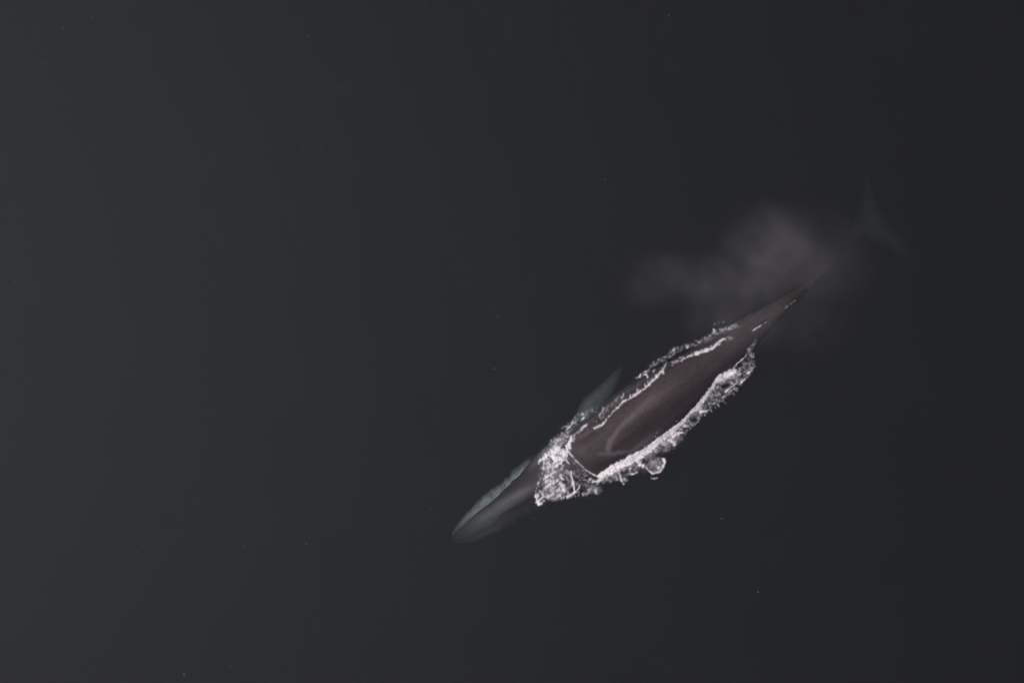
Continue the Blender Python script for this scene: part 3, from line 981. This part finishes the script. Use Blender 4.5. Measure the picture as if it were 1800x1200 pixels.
def scatter(name, label, cat, pts, mat=None):
    V, F = [], []
    for k, (x, y, z, r, sx, rot) in enumerate(pts):
        v, f = pebble(k, r)
        v = v * np.array([sx, 1, 0.6])
        c, s_ = math.cos(rot), math.sin(rot)
        v = np.stack([v[:, 0] * c - v[:, 1] * s_, v[:, 0] * s_ + v[:, 1] * c, v[:, 2]], -1)
        V.append(v + np.array([x, y, z]))
        F.append(f + 12 * k)
    o = mesh_object(name, np.concatenate(V), [np.concatenate(F)], mat or M_DROP)
    o["kind"] = "stuff"
    o["label"] = label
    o["category"] = cat
    return o


def along(path, n, spread, zmax, rmin, rmax):
    p = resample([(a[0], a[1]) for a in path], 200)
    i = rng.integers(0, 200, n)
    x = p[i, 0] + rng.normal(0, spread, n)
    y = p[i, 1] + rng.normal(0, spread, n)
    z0 = np.maximum(water_height(x, y), body_top(*px2st(x, y)))
    wx, wy = px2w(x, y)
    r = rmin + (rmax - rmin) * rng.random(n) ** 3
    return [(wx[k], wy[k], z0[k] + 0.03 + zmax * rng.random() ** 2, r[k], 1 + 0.8 * rng.random(), rng.uniform(0, 6.3)) for k in range(n)]


drops = (along([(955, 805), (985, 785), (1002, 780)], 60, 8, .35, .004, .013) + along([(950, 870), (975, 850), (1000, 850)], 70, 12, .25, .004, .012)
         + along([(1062, 838), (1120, 808), (1165, 778), (1215, 735)], 80, 9, .18, .004, .011) + along([(1240, 708), (1275, 675), (1315, 645)], 70, 9, .15, .004, .011)
         + along([(985, 760), (1040, 725), (1125, 662), (1185, 617), (1295, 573)], 90, 5, .10, .003, .009))
scatter("spray_droplets", "fine white spray drops scattered over the foam round the whale", "spray", drops)

spots = []
for cx, cy, n, sp in ((110, 100, 26, 90), (60, 480, 14, 60), (590, 200, 16, 60), (560, 420, 14, 90), (840, 640, 14, 70), (560, 940, 10, 90), (60, 900, 20, 80),
                      (1250, 950, 10, 60), (300, 300, 26, 220), (500, 700, 24, 260), (1400, 900, 10, 200), (350, 1050, 20, 200)):
    for _ in range(int(n * 0.7)):
        x, y = cx + rng.normal(0, sp), cy + rng.normal(0, sp)
        wx, wy = px2w(x, y)
        spots.append((wx, wy, float(swell(wx, wy)) * 0.12 + 0.004, 0.003 + 0.008 * rng.random() ** 2.5, 1 + rng.random() * 1.3, rng.uniform(0, 6.3)))
for x, y in ((870, 556), (787, 714), (538, 955), (604, 150), (565, 262), (1063, 316), (652, 292), (915, 673), (935, 913), (1269, 912), (1742, 536), (323, 1184), (148, 908), (24, 493), (80, 110)):
    for _ in range(int(rng.integers(1, 5))):
        wx, wy = px2w(x + rng.normal(0, 2.0), y + rng.normal(0, 2.0))
        spots.append((wx, wy, float(swell(wx, wy)) * 0.12 + 0.004, 0.004 + 0.007 * rng.random(), 1.6, rng.uniform(0, 6.3)))
scatter("drifting_flecks", "tiny white foam flecks adrift on the open dark water", "foam", spots, M_FLECK)


# ------------------------------------------------------------------ the blow, drifting back over the tail
def build_mist():
    MZ = 1.7
    cx, cy = px2w(1330, 470)
    blobs = [  # photo x, y, half-width, half-height, half-thickness (m), density
        (1372, 440, 105, 88, 1.1, 1.00), (1335, 500, 120, 78, 1.0, .72), (1265, 500, 120, 68, .9, .62), (1185, 495, 100, 60, .8, .46), (1310, 545, 130, 80, .8, .72),
        (1430, 468, 112, 90, .9, .64), (1400, 555, 125, 80, .8, .30), (1465, 445, 72, 72, .7, .36)]
    m, nt, out = new_mat("blow_mist")
    L = nt.links.new
    tc = nt.nodes.new("ShaderNodeTexCoord")
    wn_ = nt.nodes.new("ShaderNodeTexNoise")
    wn_.inputs["Scale"].default_value = 0.55
    wn_.inputs["Detail"].default_value = 4
    L(tc.outputs["Object"], wn_.inputs["Vector"])
    off = nt.nodes.new("ShaderNodeVectorMath")
    off.operation = "SUBTRACT"
    off.inputs[1].default_value = (0.5, 0.5, 0.5)
    L(wn_.outputs["Color"], off.inputs[0])
    sc = nt.nodes.new("ShaderNodeVectorMath")
    sc.operation = "SCALE"
    sc.inputs["Scale"].default_value = 1.5
    L(off.outputs[0], sc.inputs[0])
    add = nt.nodes.new("ShaderNodeVectorMath")
    add.operation = "ADD"
    L(tc.outputs["Object"], add.inputs[0])
    L(sc.outputs[0], add.inputs[1])
    total = None
    for (x, y, rx, ry, rz, k) in blobs:
        wx, wy = deeper(*px2w(x, y), MZ)
        sub = nt.nodes.new("ShaderNodeVectorMath")
        sub.operation = "SUBTRACT"
        L(add.outputs[0], sub.inputs[0])
        sub.inputs[1].default_value = (wx - cx, wy - cy, 0)
        dv = nt.nodes.new("ShaderNodeVectorMath")
        dv.operation = "DIVIDE"
        L(sub.outputs[0], dv.inputs[0])
        dv.inputs[1].default_value = (rx * S * 1.15, ry * S * 1.15, rz)
        ln = nt.nodes.new("ShaderNodeVectorMath")
        ln.operation = "LENGTH"
        L(dv.outputs[0], ln.inputs[0])
        mr = nt.nodes.new("ShaderNodeMapRange")
        mr.interpolation_type = "SMOOTHSTEP"
        mr.inputs["From Min"].default_value = 1.0
        mr.inputs["From Max"].default_value = 0.0
        mr.inputs["To Min"].default_value = 0.0
        mr.inputs["To Max"].default_value = k
        L(ln.outputs["Value"], mr.inputs["Value"])
        total = mr.outputs[0] if total is None else math_node(nt, "MAXIMUM", total, mr.outputs[0])
    n2 = nt.nodes.new("ShaderNodeTexNoise")
    n2.inputs["Scale"].default_value = 0.9
    n2.inputs["Detail"].default_value = 5
    n2.inputs["Roughness"].default_value = 0.6
    L(tc.outputs["Object"], n2.inputs["Vector"])
    mr = nt.nodes.new("ShaderNodeMapRange")
    mr.inputs["From Min"].default_value = 0.30
    mr.inputs["From Max"].default_value = 0.68
    mr.inputs["To Min"].default_value = 0.35
    mr.inputs["To Max"].default_value = 1.35
    L(n2.outputs[0], mr.inputs["Value"])
    dens = math_node(nt, "MULTIPLY", math_node(nt, "MULTIPLY", total, mr.outputs[0]), 0.125)
    vol = nt.nodes.new("ShaderNodeVolumeScatter")
    vol.inputs["Color"].default_value = (1.0, 0.84, 0.79, 1)
    L(dens, vol.inputs["Density"])
    L(vol.outputs[0], out.inputs["Volume"])
    # the cloud's hull: one lumpy closed skin round the puffs
    nu, nv = 96, 33
    th = np.linspace(0, 2 * np.pi, nu, endpoint=False)
    rad = np.zeros(nu)
    for (x, y, rx, ry, rz, k) in blobs:
        for q in np.linspace(0, 2 * np.pi, 90):
            px_, py_ = deeper(*px2w(x + rx * 1.15 * math.cos(q), y + ry * 1.15 * math.sin(q)), MZ)
            a, r = math.atan2(py_ - cy, px_ - cx), math.hypot(px_ - cx, py_ - cy)
            d = np.abs((th - a + np.pi) % (2 * np.pi) - np.pi)
            rad = np.where(d < 0.12, np.maximum(rad, r), rad)
    rad = rad + 0.35
    for _ in range(3):
        rad = 0.25 * np.roll(rad, 1) + 0.5 * rad + 0.25 * np.roll(rad, -1)
    ph = np.linspace(-np.pi / 2, np.pi / 2, nv)
    V = []
    for p in ph:
        cr = max(math.cos(p), 1e-3) ** 0.45
        V.append(np.stack([rad * cr * np.cos(th), rad * cr * np.sin(th), np.full(nu, 1.25 * math.sin(p))], -1))
    V = np.concatenate(V)
    i = np.arange(nv - 1)[:, None] * nu
    j = np.arange(nu)[None, :]
    f = np.stack([i + j, i + (j + 1) % nu, i + nu + (j + 1) % nu, i + nu + j], -1).reshape(-1, 4)
    o = mesh_object("blow_mist", V, [f, np.arange(nu)[None, ::-1], (np.arange(nu) + (nv - 1) * nu)[None, :]], m)
    o.location = (cx, cy, MZ)
    o["kind"] = "stuff"
    o["label"] = "faint pinkish mist of the whale's blow hanging above its tail stock"
    o["category"] = "mist"
    return o


build_mist()
